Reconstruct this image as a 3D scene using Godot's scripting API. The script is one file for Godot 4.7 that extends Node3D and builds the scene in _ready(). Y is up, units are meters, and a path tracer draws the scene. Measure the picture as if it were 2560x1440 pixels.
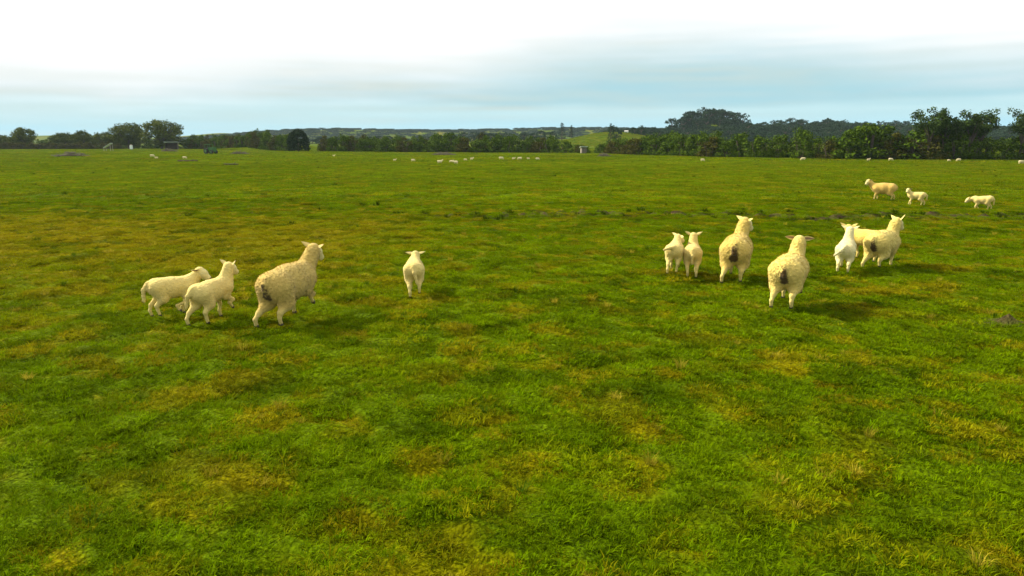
extends Node3D

# ---------------------------------------------------------------- shared state
var taken := {}
var nz_big := FastNoiseLite.new()
var nz_mid := FastNoiseLite.new()
var nz_small := FastNoiseLite.new()
var nz_dry := FastNoiseLite.new()
var nz_fine := FastNoiseLite.new()
var nz_wool := FastNoiseLite.new()

# hills: centre x, centre z, height, spread x, spread z
var hills := [
	[45.0, -312.0, 3.9, 10.0, 34.0], [31.0, -330.0, 2.6, 11.0, 34.0], [58.0, -300.0, 2.7, 15.0, 26.0],
	[117.0, -425.0, 8.6, 13.0, 46.0], [72.0, -420.0, 4.0, 22.0, 40.0], [155.0, -432.0, 7.6, 30.0, 46.0],
	[212.0, -430.0, 6.4, 36.0, 46.0], [275.0, -410.0, 5.5, 50.0, 46.0], [-10.0, -430.0, 4.0, 70.0, 40.0],
	[-300.0, -960.0, 13.5, 110.0, 70.0], [-90.0, -960.0, 12.0, 150.0, 70.0], [-490.0, -1180.0, 17.0, 60.0, 70.0],
	[110.0, -960.0, 12.0, 120.0, 70.0], [-700.0, -1100.0, 14.0, 90.0, 80.0], [330.0, -900.0, 14.0, 140.0, 80.0],
	[-71.0, -205.0, 0.95, 9.0, 10.0], [-64.0, -206.0, 0.6, 7.0, 8.0], [-46.0, -96.0, 0.22, 9.0, 5.0], [-34.0, -77.5, 0.14, 4.0, 0.5],
	[-62.0, -101.0, 0.16, 4.0, 1.4], [-28.0, -66.0, 0.1, 5.0, 0.6]]


func _ready() -> void:
	# ------------------------------------------------------------ camera
	var cam := Camera3D.new()
	cam.name = "camera"
	cam.position = Vector3(0, 2.2, 0)
	cam.rotation_degrees = Vector3(-12.1, 0, 0)
	cam.fov = 45.9
	cam.near = 0.05
	cam.far = 4000.0
	add_child(cam)
	cam.make_current()
	# ------------------------------------------------------------ sky, air, exposure
	var env := Environment.new()
	env.background_mode = Environment.BG_SKY
	var sky := Sky.new()
	var pan := PanoramaSkyMaterial.new()
	pan.panorama = sky_picture()
	sky.sky_material = pan
	env.sky = sky
	env.tonemap_mode = Environment.TONE_MAPPER_LINEAR
	env.tonemap_exposure = 1.9
	env.fog_enabled = true
	env.fog_density = 0.00011
	env.fog_light_color = Color(0.80, 0.90, 0.97)
	env.sdfgi_enabled = true
	env.ssao_enabled = true
	env.ssil_enabled = true
	var we := WorldEnvironment.new()
	we.name = "world_environment"
	we.environment = env
	add_child(we)
	# ------------------------------------------------------------ veiled sun, from the left and a little ahead
	var sun := DirectionalLight3D.new()
	sun.name = "sun"
	sun.light_color = Color(1.0, 0.95, 0.84)
	sun.light_energy = 1.6
	sun.light_angular_distance = 5.0
	sun.shadow_enabled = true
	sun.look_at_from_position(Vector3(-0.84, 0.68, -0.40) * 100.0, Vector3.ZERO)
	add_child(sun)
	# ------------------------------------------------------------ noises
	for s in [[nz_big, 11, 0.11], [nz_mid, 12, 0.55], [nz_small, 13, 1.9], [nz_dry, 14, 0.55], [nz_fine, 15, 3.1], [nz_wool, 16, 25.0]]:
		var n: FastNoiseLite = s[0]
		n.seed = s[1]
		n.frequency = s[2]
		n.noise_type = FastNoiseLite.TYPE_SIMPLEX_SMOOTH
		n.fractal_type = FastNoiseLite.FRACTAL_NONE
	nz_dry.fractal_type = FastNoiseLite.FRACTAL_FBM
	nz_dry.fractal_octaves = 4
	nz_wool.fractal_type = FastNoiseLite.FRACTAL_FBM
	nz_wool.fractal_octaves = 2
	build_ground()
	build_grass()
	build_trees()
	build_flock()
	build_farm()


# ---------------------------------------------------------------- sky
func sky_picture() -> ImageTexture:
	var w := 1536
	var h := 768
	var im := Image.create(w, h, false, Image.FORMAT_RGBF)
	var n := FastNoiseLite.new()
	n.seed = 5
	n.frequency = 1.0
	n.fractal_octaves = 4
	for j in h:
		var el := 90.0 - (j + 0.5) / h * 180.0
		var ce := cos(deg_to_rad(el))
		if el < -3.0 or el > 32.0:
			var flat_c := Color(0.568, 0.572, 0.568) if el > 0.0 else Color(0.256, 0.270, 0.213)
			im.fill_rect(Rect2i(0, j, w, 1), flat_c)
			continue
		for i in w:
			var az := (i + 0.5) / w * TAU
			if az > PI:
				az -= TAU
			var d := Vector3(sin(az), 0, -cos(az))
			var broad := n.get_noise_3d(d.x * 1.6, el * 0.045, d.z * 1.6)
			var streak := n.get_noise_3d(d.x * 2.4 + 9.0, el * 0.55 + d.x * 0.9, d.z * 2.4)
			var wisp := n.get_noise_3d(d.x * 7.0 + 3.0, el * 1.7, d.z * 7.0)
			var thin := n.get_noise_3d(d.x * 3.0 - 5.0, el * 4.2 + d.x * 1.5, d.z * 3.0)
			# the edge of the white cloud sheet
			var edge := 6.9 + 1.3 * broad + 2.6 * exp(-pow((az - 0.24) / 0.24, 2.0)) - 1.3 * smoothstep(0.05, -0.5, az)
			var t := smoothstep(edge - 4.6, edge + 1.0, el + 0.8 * streak + 0.35 * wisp + 1.1 * thin)
			# the open band below it: greyer where the cloud is thick, bluer where it thins
			var blue := clampf(0.5 + 0.9 * sin(az * 0.9 + 0.1) + 0.7 * streak + 0.8 * thin, 0.0, 1.0)
			var low := Color(0.325, 0.388, 0.372).lerp(Color(0.222, 0.374, 0.418), blue)
			# the layer's lower edge, a paler strip of open air under it, clear blue at the horizon
			var under := smoothstep(0.35, -0.35, el - 3.0 - 0.9 * broad - 0.5 * thin)
			low = low.lerp(Color(0.318, 0.455, 0.480), under * (0.75 + 0.5 * thin))
			low = low.lerp(Color(0.205, 0.425, 0.540), smoothstep(2.2, 0.5, el + 0.5 * thin) * (0.25 + 0.65 * blue))
			low = low.lerp(Color(0.225, 0.350, 0.385), clampf(2.6 * thin + 0.05, 0.0, 0.6) * (1.0 - under))
			im.set_pixel(i, j, low.lerp(Color(0.568, 0.572, 0.568), t))
	return ImageTexture.create_from_image(im)


# ---------------------------------------------------------------- terrain
func hill_height(x: float, z: float) -> float:
	var y := 0.0
	for g in hills:
		var dx: float = (x - g[0]) / g[3]
		var dz: float = (z - g[1]) / g[4]
		var q := dx * dx + dz * dz
		if q < 12.0:
			y += g[2] * exp(-q * 0.5)
	return y


func rough_band(x: float, z: float) -> float:
	var zc := -20.6 + 0.04 * x + 0.5 * nz_mid.get_noise_2d(x * 0.4, 3.0)
	return exp(-pow((z - zc) / 0.55, 2.0)) * smoothstep(-4.5, -0.5, x) * smoothstep(22.0, 15.0, x)


func clod(x: float, z: float) -> float:
	return exp(-(pow((x - 6.1) / 0.35, 2.0) + pow((z + 8.15) / 0.16, 2.0)))


func height(x: float, z: float) -> float:
	var near := smoothstep(36.0, 26.0, -z) * smoothstep(26.0, 19.0, absf(x))
	var y := 0.055 * nz_big.get_noise_2d(x, z)
	y += (0.045 * nz_mid.get_noise_2d(x, z) + 0.045 * nz_small.get_noise_2d(x, z) + 0.024 * nz_fine.get_noise_2d(x, z)) * lerpf(0.3, 1.0, near)
	y += rough_band(x, z) * (0.07 + 0.14 * nz_small.get_noise_2d(x * 1.3, z * 1.3)) * near
	y += clod(x, z) * (0.07 + 0.07 * nz_fine.get_noise_2d(x * 2.0, z * 2.0))
	if z < -60.0 or absf(x) > 50.0:
		y += hill_height(x, z)
	return y


# how dry and yellow the sward is, 0 to 1
func dryness(x: float, z: float) -> float:
	var n := nz_dry.get_noise_2d(x * 1.25, z * 1.7)
	var band := exp(-pow((z + 15.0) / 4.8, 2.0)) * smoothstep(-1.0, -6.0, x)
	var near_left := exp(-pow((z + 5.6) / 2.2, 2.0)) * smoothstep(1.0, -3.5, x)
	var fleck := nz_dry.get_noise_2d(x * 3.4 + 31.0, z * 4.2 - 17.0)
	return clampf(maxf((n - 0.20) * 3.0, (fleck + 0.5 * n - 0.13) * 3.4) + 1.05 * band * (0.75 + 0.6 * n) + 0.3 * near_left * (0.5 + n), 0.0, 1.0)


func sward(x: float, z: float) -> Color:
	var b := 0.5 + 0.5 * nz_big.get_noise_2d(x * 0.35 + 40.0, z * 0.5)
	var m := 0.5 + 0.5 * nz_mid.get_noise_2d(x * 0.8 + 70.0, z * 0.9)
	var c := Color(0.098, 0.172, 0.0).lerp(Color(0.185, 0.278, 0.0), clampf(0.6 * b + 0.5 * m - 0.05, 0.0, 1.0))
	# lusher on the right, paler sward on the left, as the paddock is
	c = c.lerp(Color(0.100, 0.150, 0.0), 0.5 * smoothstep(-6.0, 30.0, x + 0.25 * z + 8.0 * nz_big.get_noise_2d(x * 0.2, z * 0.2)))
	c = c.lerp(Color(0.275, 0.236, 0.004), 0.8 * dryness(x, z))
	# the grazed-off golden strip across the left of the paddock
	var gold := exp(-pow((z + 15.5 + 1.5 * nz_big.get_noise_2d(x, z)) / 4.6, 2.0)) * smoothstep(0.0, -6.0, x)
	c = c.lerp(Color(0.290, 0.255, 0.004), clampf(gold * (0.5 + 0.7 * m), 0.0, 0.75))
	var lush := clampf((nz_dry.get_noise_2d(x * 1.4 + 200.0, z * 1.9) - 0.12) * 3.0, 0.0, 1.0)
	return c.lerp(Color(0.050, 0.098, 0.0), 0.6 * lush)


func steps(from: float, to: float, fine: float) -> PackedFloat32Array:
	var a := PackedFloat32Array([from])
	var s := fine
	var p := from
	while p < to:
		s = minf(s * 1.06, 8.0) if p < 620.0 else s * 1.12
		p += s
		a.append(p)
	return a


func build_ground() -> void:
	var xs := PackedFloat32Array()
	var right := steps(20.0, 1700.0, 0.125)
	for i in range(right.size() - 1, -1, -1):
		xs.append(-right[i])
	var x := -20.0 + 0.125
	while x < 19.99:
		xs.append(x)
		x += 0.125
	xs.append_array(right)
	var zs := PackedFloat32Array()
	var ahead := steps(28.0, 1700.0, 0.125)
	var behind := steps(1.0, 300.0, 0.5)
	for i in range(behind.size() - 1, -1, -1):
		zs.append(behind[i])
	var z := 1.0 - 0.125
	while z > -27.99:
		zs.append(z)
		z -= 0.125
	for a in ahead:
		zs.append(-a)
	var nx := xs.size()
	var nzz := zs.size()
	var pos := PackedVector3Array()
	var col := PackedColorArray()
	pos.resize(nx * nzz)
	col.resize(nx * nzz)
	for j in nzz:
		for i in nx:
			var k := j * nx + i
			pos[k] = Vector3(xs[i], height(xs[i], zs[j]), zs[j])
			var c := sward(xs[i], zs[j])
			var soil := clampf(rough_band(xs[i], zs[j]) * (0.5 + 1.2 * nz_fine.get_noise_2d(xs[i], zs[j])) + clod(xs[i], zs[j]), 0.0, 1.0)
			col[k] = c.lerp(Color(0.110, 0.082, 0.044), soil)
	var idx := PackedInt32Array()
	idx.resize((nx - 1) * (nzz - 1) * 6)
	var q := 0
	for j in nzz - 1:
		for i in nx - 1:
			var a := j * nx + i
			idx[q] = a
			idx[q + 1] = a + nx
			idx[q + 2] = a + 1
			idx[q + 3] = a + 1
			idx[q + 4] = a + nx
			idx[q + 5] = a + nx + 1
			q += 6
	var nor := PackedVector3Array()
	nor.resize(pos.size())
	for j in nzz:
		for i in nx:
			var l := pos[j * nx + maxi(i - 1, 0)]
			var r := pos[j * nx + mini(i + 1, nx - 1)]
			var f := pos[mini(j + 1, nzz - 1) * nx + i]
			var b := pos[maxi(j - 1, 0) * nx + i]
			nor[j * nx + i] = (b - f).cross(r - l).normalized()
	var m := StandardMaterial3D.new()
	m.vertex_color_use_as_albedo = true
	m.roughness = 1.0
	m.metallic_specular = 0.1
	m.albedo_texture = grain_texture(21, 0.35, 1.0, 0.11)
	m.uv1_triplanar = true
	m.uv1_world_triplanar = true
	m.uv1_scale = Vector3.ONE * 0.37
	m.heightmap_enabled = true
	m.heightmap_texture = grain_texture(22, 0.0, 1.0, 0.09)
	m.heightmap_scale = 3.0
	var g := MeshInstance3D.new()
	g.name = "ground"
	g.mesh = arrays_mesh(pos, nor, col, idx, m, false)
	g.set_meta("kind", "structure")
	g.set_meta("label", "green pasture running flat to the scrub and hills")
	g.set_meta("category", "ground")
	add_child(g)


func grain_texture(seed_: int, lo: float, hi: float, freq := 0.03) -> ImageTexture:
	var n := FastNoiseLite.new()
	n.seed = seed_
	n.frequency = freq
	n.fractal_octaves = 5
	n.fractal_gain = 0.7
	var im := n.get_seamless_image(512, 512)
	im.convert(Image.FORMAT_RGB8)
	for j in 512:
		for i in 512:
			var v := lerpf(lo, hi, im.get_pixel(i, j).r)
			im.set_pixel(i, j, Color(v, v, v))
	return ImageTexture.create_from_image(im)


func arrays_mesh(pos: PackedVector3Array, nor: PackedVector3Array, col: PackedColorArray, idx: PackedInt32Array, m: Material, wind := true) -> ArrayMesh:
	if wind:  # every face looks to the side that its normals point to
		for i in range(0, idx.size(), 3):
			var p := pos[idx[i]]
			var f := (pos[idx[i + 2]] - p).cross(pos[idx[i + 1]] - p)
			if f.dot(nor[idx[i]] + nor[idx[i + 1]] + nor[idx[i + 2]]) < 0.0:
				var t := idx[i + 1]
				idx[i + 1] = idx[i + 2]
				idx[i + 2] = t
	var a := []
	a.resize(Mesh.ARRAY_MAX)
	a[Mesh.ARRAY_VERTEX] = pos
	a[Mesh.ARRAY_NORMAL] = nor
	if col.size():
		a[Mesh.ARRAY_COLOR] = col
	a[Mesh.ARRAY_INDEX] = idx
	var me := ArrayMesh.new()
	me.add_surface_from_arrays(Mesh.PRIMITIVE_TRIANGLES, a)
	me.surface_set_material(0, m)
	return me


# ---------------------------------------------------------------- grass
func leaf_material(back: float, rough: float) -> StandardMaterial3D:
	var m := StandardMaterial3D.new()
	m.vertex_color_use_as_albedo = true
	m.roughness = rough
	m.metallic_specular = 0.08
	m.cull_mode = BaseMaterial3D.CULL_DISABLED
	m.backlight_enabled = true
	m.backlight = Color(back, back, back)
	return m


# a patch of turf: bunches of leaning blades; each bunch has its own height and tint, each blade its own lean
func blade_patch(bunches: int, per: int, radius: float, bunch: float, h0: float, h1: float, width: float, lean: float, seed_: int, m: Material) -> ArrayMesh:
	var r := RandomNumberGenerator.new()
	r.seed = seed_
	var pos := PackedVector3Array()
	var nor := PackedVector3Array()
	var col := PackedColorArray()
	var idx := PackedInt32Array()
	for b in bunches:
		var ba := r.randf() * TAU
		var bd := sqrt(r.randf()) * radius
		var centre := Vector3(cos(ba) * bd, -0.012, sin(ba) * bd)
		var bh := lerpf(h0, h1, r.randf() * r.randf())
		var bt := r.randf_range(0.55, 1.30)
		var warm := r.randf_range(0.85, 1.2)
		for k in per:
			var a := r.randf() * TAU
			var base := centre + Vector3(cos(a), 0, sin(a)) * bunch * sqrt(r.randf())
			var out := a + r.randfn(0.0, 0.7)
			var dir := Vector3(cos(out), 0, sin(out))
			var hh := bh * r.randf_range(0.55, 1.2)
			var l := lean * (0.3 + r.randf())
			var side := Vector3(-dir.z, 0, dir.x).rotated(Vector3.UP, r.randf_range(-0.8, 0.8)) * width * r.randf_range(0.6, 1.2) * 0.5
			var mid := base + Vector3.UP * hh * 0.58 + dir * hh * l * 0.40
			var tip := base + Vector3.UP * hh * maxf(0.62, 1.0 - 0.22 * l) + dir * hh * l
			var n0 := side.cross(mid - base).normalized()
			if n0.y < 0.0:
				n0 = -n0
			var n1 := side.cross(tip - mid).normalized()
			if n1.y < 0.0:
				n1 = -n1
			var v := pos.size()
			pos.append_array([base - side, base + side, mid - side * 0.85, mid + side * 0.85, tip])
			nor.append_array([n0, n0, (n0 + n1).normalized(), (n0 + n1).normalized(), n1])
			var t := bt * r.randf_range(0.8, 1.2)
			var c := Color(t * warm, t, t)
			if r.randf() < 0.04:
				c = Color(1.8, 1.25, 1.0) * r.randf_range(0.8, 1.1)
			for u in 5:
				col.append(c)
			idx.append_array([v, v + 1, v + 2, v + 2, v + 1, v + 3, v + 2, v + 3, v + 4])
	return arrays_mesh(pos, nor, col, idx, m)


func spread(called: String, label: String, meshes: Array, z_from: float, z_to: float, density: float, r: RandomNumberGenerator, pick: Callable) -> void:
	# one object per mesh; pick(x, z) gives [keep, colour, size]
	var lists := []
	for k in meshes.size():
		lists.append([])
	var cell := 1.0 / sqrt(density)
	var z := z_from
	while z > z_to:
		var half := 0.80 * absf(z) + 4.5
		var x := -half
		while x < half:
			var px := x + r.randf_range(-0.6, 0.6) * cell
			var pz := z + r.randf_range(-0.6, 0.6) * cell
			var got: Array = pick.call(px, pz, r)
			if got[0]:
				var s: float = got[2]
				var b := Basis(Vector3.UP, r.randf() * TAU).scaled(Vector3(s, s * r.randf_range(0.8, 1.25), s))
				lists[r.randi() % meshes.size()].append([Transform3D(b, Vector3(px, height(px, pz), pz)), got[1]])
			x += cell
		z -= cell
	for k in meshes.size():
		var mm := MultiMesh.new()
		mm.transform_format = MultiMesh.TRANSFORM_3D
		mm.use_colors = true
		mm.mesh = meshes[k]
		mm.instance_count = lists[k].size()
		for i in lists[k].size():
			mm.set_instance_transform(i, lists[k][i][0])
			mm.set_instance_color(i, lists[k][i][1])
		var o := MultiMeshInstance3D.new()
		o.name = numbered(called)
		o.multimesh = mm
		o.set_meta("kind", "stuff")
		o.set_meta("label", label)
		o.set_meta("category", "grass")
		o.set_meta("group", label)
		add_child(o)


func build_grass() -> void:
	var r := RandomNumberGenerator.new()
	r.seed = 77
	var m := leaf_material(0.8, 0.85)
	var near := []
	var mid := []
	var far := []
	for k in 4:
		near.append(blade_patch(52, 10, 0.19, 0.019, 0.013, 0.062, 0.0056, 1.15, 100 + k, m))
		mid.append(blade_patch(34, 10, 0.50, 0.06, 0.035, 0.10, 0.015, 1.6, 200 + k, m))
		far.append(blade_patch(34, 9, 1.25, 0.14, 0.05, 0.13, 0.036, 1.8, 300 + k, m))
	var lawn := func(x: float, z: float, rr: RandomNumberGenerator) -> Array:
		var soil := rough_band(x, z) * (0.4 + 1.2 * nz_fine.get_noise_2d(x, z)) + clod(x, z)
		var t := rr.randf_range(0.66, 1.22)
		var c := sward(x, z) * t
		c.a = 1.0
		var s := 0.95 + 0.45 * nz_small.get_noise_2d(x * 0.9 + 30.0, z * 0.9)
		return [soil < 0.42 + 0.4 * rr.randf(), c, s]
	spread("short_grass", "short green pasture grass covering the near ground", near, -1.6, -27.0, 46.0, r, lawn)
	spread("short_grass", "short green pasture grass covering the middle ground", mid, -25.5, -78.0, 5.5, r, lawn)
	spread("short_grass", "short green pasture grass covering the far paddock", far, -74.0, -238.0, 1.0, r, lawn)
	var hill_grass := func(x: float, z: float, rr: RandomNumberGenerator) -> Array:
		var q := pow((x - 44.0) / 36.0, 2.0) + pow((z + 305.0) / 52.0, 2.0)
		var c := sward(x * 0.3, z * 0.3) * rr.randf_range(0.75, 1.2)
		c.a = 1.0
		return [q < 1.0, c, 1.5]
	spread("hill_grass", "short grass growing on the bare hill", far.slice(0, 2), -258.0, -352.0, 0.5, r, hill_grass)
	# taller tufts: dark lush ones, straw coloured ones where it is dry
	var tall := []
	var rough := []
	for k in 3:
		tall.append(blade_patch(1, 44, 0.005, 0.05, 0.11, 0.16, 0.0062, 0.8, 400 + k, m))
		rough.append(blade_patch(4, 16, 0.14, 0.05, 0.12, 0.24, 0.012, 0.8, 500 + k, m))
	var tufts := func(x: float, z: float, rr: RandomNumberGenerator) -> Array:
		var lush := nz_dry.get_noise_2d(x * 1.4 + 200.0, z * 1.9)
		var dry := dryness(x, z)
		var c := Color(0.06, 0.115, 0.004)
		if dry > 0.35 and rr.randf() < 0.8:
			c = Color(0.31, 0.26, 0.02)
		elif rr.randf() < 0.12:
			c = Color(0.15, 0.19, 0.012)
		c = c * rr.randf_range(0.75, 1.25)
		c.a = 1.0
		return [rr.randf() < 0.03 + 0.8 * maxf(lush, 0.0) + 0.5 * dry, c, rr.randf_range(0.35, 0.8)]
	spread("grass_tuft", "taller tufts of grass scattered through the near sward", tall, -1.6, -24.0, 9.0, r, tufts)
	var bands := func(x: float, z: float, rr: RandomNumberGenerator) -> Array:
		var b := rough_band(x, z)
		var lush := nz_dry.get_noise_2d(x * 0.5 + 90.0, z * 1.1)
		var c := Color(0.030, 0.060, 0.002).lerp(Color(0.10, 0.14, 0.004), rr.randf() * rr.randf())
		c.a = 1.0
		return [rr.randf() < 1.6 * b + 0.35 * maxf(lush - 0.18, 0.0), c, rr.randf_range(0.45, 0.9)]
	spread("rough_grass", "coarse dark grass clumps along the old drain line and middle paddock", rough, -14.0, -90.0, 4.0, r, bands)


# ---------------------------------------------------------------- naming
func numbered(called: String) -> String:
	var k: int = taken.get(called, 0)
	taken[called] = k + 1
	return called if k == 0 else "%s_%03d" % [called, k]


func tag(o: Node, label: String, category: String, group := "") -> void:
	o.set_meta("label", label)
	o.set_meta("category", category)
	if group != "":
		o.set_meta("group", group)


func thing(called: String, label: String, category: String, at: Vector3, turn := 0.0, group := "") -> Node3D:
	var o := Node3D.new()
	o.name = numbered(called)
	add_child(o)
	o.position = at
	o.rotation.y = turn
	tag(o, label, category, group)
	return o


func part(called: String, me: Mesh, parent: Node) -> MeshInstance3D:
	var o := MeshInstance3D.new()
	o.name = called
	o.mesh = me
	parent.add_child(o, true)
	return o


func on_ground(x: float, z: float, sink := 0.0) -> Vector3:
	return Vector3(x, height(x, z) - sink, z)


func plain(c: Color, rough := 0.85) -> StandardMaterial3D:
	var m := StandardMaterial3D.new()
	m.albedo_color = c.linear_to_srgb()
	m.roughness = rough
	return m


# ---------------------------------------------------------------- trees
func tube(st: SurfaceTool, a: Vector3, b: Vector3, ra: float, rb: float, sides := 6) -> void:
	var d := (b - a).normalized()
	var u := d.cross(Vector3.RIGHT if absf(d.x) < 0.8 else Vector3.FORWARD).normalized()
	var v := d.cross(u)
	for k in sides:
		var a0 := TAU * k / sides
		var a1 := TAU * (k + 1) / sides
		var n0 := u * cos(a0) + v * sin(a0)
		var n1 := u * cos(a1) + v * sin(a1)
		for e in [[n0, a, ra], [n0, b, rb], [n1, a, ra], [n0, b, rb], [n1, b, rb], [n1, a, ra]]:
			st.set_normal(e[0])
			st.add_vertex(e[1] + e[0] * e[2])


func crown_mesh(blobs: Array, per_blob: float, leaf: float, ca: Color, cb: Color, seed_: int, m: Material, flat_ := 0.0) -> ArrayMesh:
	var r := RandomNumberGenerator.new()
	r.seed = seed_
	var pos := PackedVector3Array()
	var nor := PackedVector3Array()
	var col := PackedColorArray()
	var idx := PackedInt32Array()
	for b in blobs:
		var c: Vector3 = b[0]
		var rad: float = b[1]
		var squash: float = b[2] if b.size() > 2 else 0.8
		var tint := r.randf()
		var count := int(per_blob * rad * rad / (leaf * leaf))
		for k in count:
			var d := Vector3(r.randfn(), r.randfn(), r.randfn()).normalized()
			var p := c + d * Vector3(1, squash, 1) * rad * pow(r.randf(), 0.33) * r.randf_range(0.9, 1.12)
			var n := (d * 0.7 + Vector3(r.randfn(), r.randfn() + flat_, r.randfn()) * 0.55).normalized()
			var u := n.cross(Vector3(r.randfn(), r.randfn(), r.randfn())).normalized()
			var v := n.cross(u)
			var s := leaf * r.randf_range(0.6, 1.3)
			var q := pos.size()
			pos.append_array([p - u * s, p - v * s * 0.55, p + u * s, p + v * s * 0.55])
			nor.append_array([n, n, n, n])
			var cc := ca.lerp(cb, clampf(0.6 * tint + 0.4 * r.randf(), 0.0, 1.0)) * r.randf_range(0.75, 1.25)
			cc.a = 1.0
			col.append_array([cc, cc, cc, cc])
			idx.append_array([q, q + 1, q + 2, q, q + 2, q + 3])
	return arrays_mesh(pos, nor, col, idx, m)


# a tree about one metre of height per unit of h, as a node with trunk and crown
func tree_proto(kind: String, seed_: int, m: Material, bark: Material) -> Array:
	var r := RandomNumberGenerator.new()
	r.seed = seed_
	var st := SurfaceTool.new()
	st.begin(Mesh.PRIMITIVE_TRIANGLES)
	var blobs := []
	var leaf := 0.17
	var per := 9.0
	var ca := Color(0.028, 0.058, 0.004)
	var cb := Color(0.088, 0.140, 0.010)
	var flat_ := 0.4
	if kind == "scrub" or kind == "brown_scrub":
		# many thin stems under a lumpy dome, 4 m high
		for k in 5:
			var a := r.randf() * TAU
			tube(st, Vector3(cos(a) * 0.25, -0.3, sin(a) * 0.25), Vector3(cos(a) * 1.0, 2.4, sin(a) * 1.0), 0.09, 0.05, 5)
		for k in 26:
			var a := r.randf() * TAU
			var t := r.randf()
			var rr := (1.0 - 0.62 * t * t) * sqrt(r.randf()) * 1.9
			blobs.append([Vector3(cos(a) * rr, 0.5 + 2.9 * t, sin(a) * rr), r.randf_range(0.42, 0.8)])
		for k in 9:
			var a := k * 0.7 + r.randf() * 0.4
			blobs.append([Vector3(cos(a) * 1.5, r.randf_range(0.35, 0.7), sin(a) * 1.5), r.randf_range(0.5, 0.7)])
		if kind == "brown_scrub":
			ca = Color(0.040, 0.042, 0.008)
			cb = Color(0.085, 0.085, 0.014)
	elif kind == "dome":
		tube(st, Vector3(0, -0.3, 0), Vector3(0, 2.5, 0), 0.25, 0.12)
		for k in 110:
			var d := Vector3(r.randfn(), absf(r.randfn()) * 1.2, r.randfn()).normalized()
			blobs.append([Vector3(0, 1.2, 0) + d * Vector3(2.2, 3.0, 2.2), r.randf_range(0.45, 0.75)])
		for k in 14:
			var a := k / 14.0 * TAU
			blobs.append([Vector3(cos(a) * 2.1, 0.75, sin(a) * 2.1), 0.75])
		ca = Color(0.012, 0.026, 0.009)
		cb = Color(0.026, 0.046, 0.014)
		per = 12.0
	elif kind == "broad":
		# wide round crown on a short trunk, 10 m high
		tube(st, Vector3(0, -0.3, 0), Vector3(0.1, 2.2, 0), 0.38, 0.3)
		for k in 7:
			var a := k * 0.9 + r.randf()
			tube(st, Vector3(0.1, 2.0, 0), Vector3(cos(a) * 3.2, 5.5 + r.randf() * 1.5, sin(a) * 3.2), 0.2, 0.06, 5)
		for k in 96:
			var d := Vector3(r.randfn(), r.randfn() * 0.9 + 0.35, r.randfn()).normalized() * pow(r.randf(), 0.3)
			blobs.append([Vector3(0, 5.0, 0) + d * Vector3(5.6, 4.0, 5.6), r.randf_range(0.8, 1.6)])
		leaf = 0.28
		ca = Color(0.040, 0.062, 0.006)
		cb = Color(0.105, 0.125, 0.010)
	elif kind == "tall":
		# open crown of separate clumps on visible limbs, 6.5 m high
		var top := Vector3(0.3, 3.0, 0)
		tube(st, Vector3(0, -0.3, 0), top, 0.17, 0.12)
		for k in 9:
			var a := k * 2.4 + r.randf() * 0.7
			var tip := Vector3(cos(a) * r.randf_range(0.5, 2.3), r.randf_range(3.9, 6.1), sin(a) * r.randf_range(0.5, 2.0))
			var fork := top.lerp(tip, 0.5) + Vector3(0, -0.25, 0)
			tube(st, Vector3(0.2, r.randf_range(1.6, 2.9), 0), fork, 0.09, 0.06, 5)
			tube(st, fork, tip, 0.06, 0.025, 5)
			for j in 3:
				blobs.append([tip + Vector3(r.randfn() * 0.42, r.randfn() * 0.25, r.randfn() * 0.42), r.randf_range(0.48, 0.88)])
			blobs.append([fork + Vector3(r.randfn() * 0.3, 0.2, r.randfn() * 0.3), r.randf_range(0.4, 0.6)])
		leaf = 0.15
		per = 11.0
		ca = Color(0.022, 0.045, 0.010)
		cb = Color(0.060, 0.095, 0.020)
	elif kind == "hill":
		# spreading flat topped crown, 6 m high
		tube(st, Vector3(0, -0.6, 0), Vector3(0.1, 3.6, 0), 0.25, 0.15, 5)
		for k in 5:
			var a := k * 1.3 + r.randf()
			tube(st, Vector3(0.05, 2.4, 0), Vector3(cos(a) * 2.0, 4.6, sin(a) * 2.0), 0.12, 0.05, 5)
		for k in 24:
			var a := r.randf() * TAU
			var rr := sqrt(r.randf()) * 3.0
			blobs.append([Vector3(cos(a) * rr, 5.2 - 0.14 * rr * rr + r.randfn() * 0.3, sin(a) * rr), r.randf_range(0.55, 1.0), 0.55])
		for k in 12:
			var a := r.randf() * TAU
			blobs.append([Vector3(cos(a) * 2.2, r.randf_range(0.5, 3.0), sin(a) * 2.2), r.randf_range(0.8, 1.2)])
		leaf = 0.32
		per = 8.0
		ca = Color(0.012, 0.030, 0.015)
		cb = Color(0.026, 0.052, 0.020)
	elif kind == "conifer":
		# upright tiered pine, 9 m high
		tube(st, Vector3(0, -0.4, 0), Vector3(0, 9.0, 0), 0.2, 0.03)
		for k in 13:
			var y := 1.2 + k * 0.6
			var reach := 2.1 * (1.0 - k / 14.5)
			for j in 5:
				var a := j * TAU / 5.0 + k * 0.7
				var tip := Vector3(cos(a) * reach, y + 0.15 + 0.25 * r.randf(), sin(a) * reach)
				tube(st, Vector3(0, y, 0), tip, 0.05, 0.02, 4)
				blobs.append([tip * Vector3(0.62, 1, 0.62), 0.34 + 0.16 * (1.0 - k / 13.0), 0.45])
				blobs.append([tip, 0.26, 0.5])
		leaf = 0.2
		per = 7.0
		ca = Color(0.010, 0.028, 0.016)
		cb = Color(0.024, 0.050, 0.024)
	st.set_material(bark)
	return [st.commit(), crown_mesh(blobs, per * 0.34, leaf, ca, cb, seed_ + 1000, m, flat_)]


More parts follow.
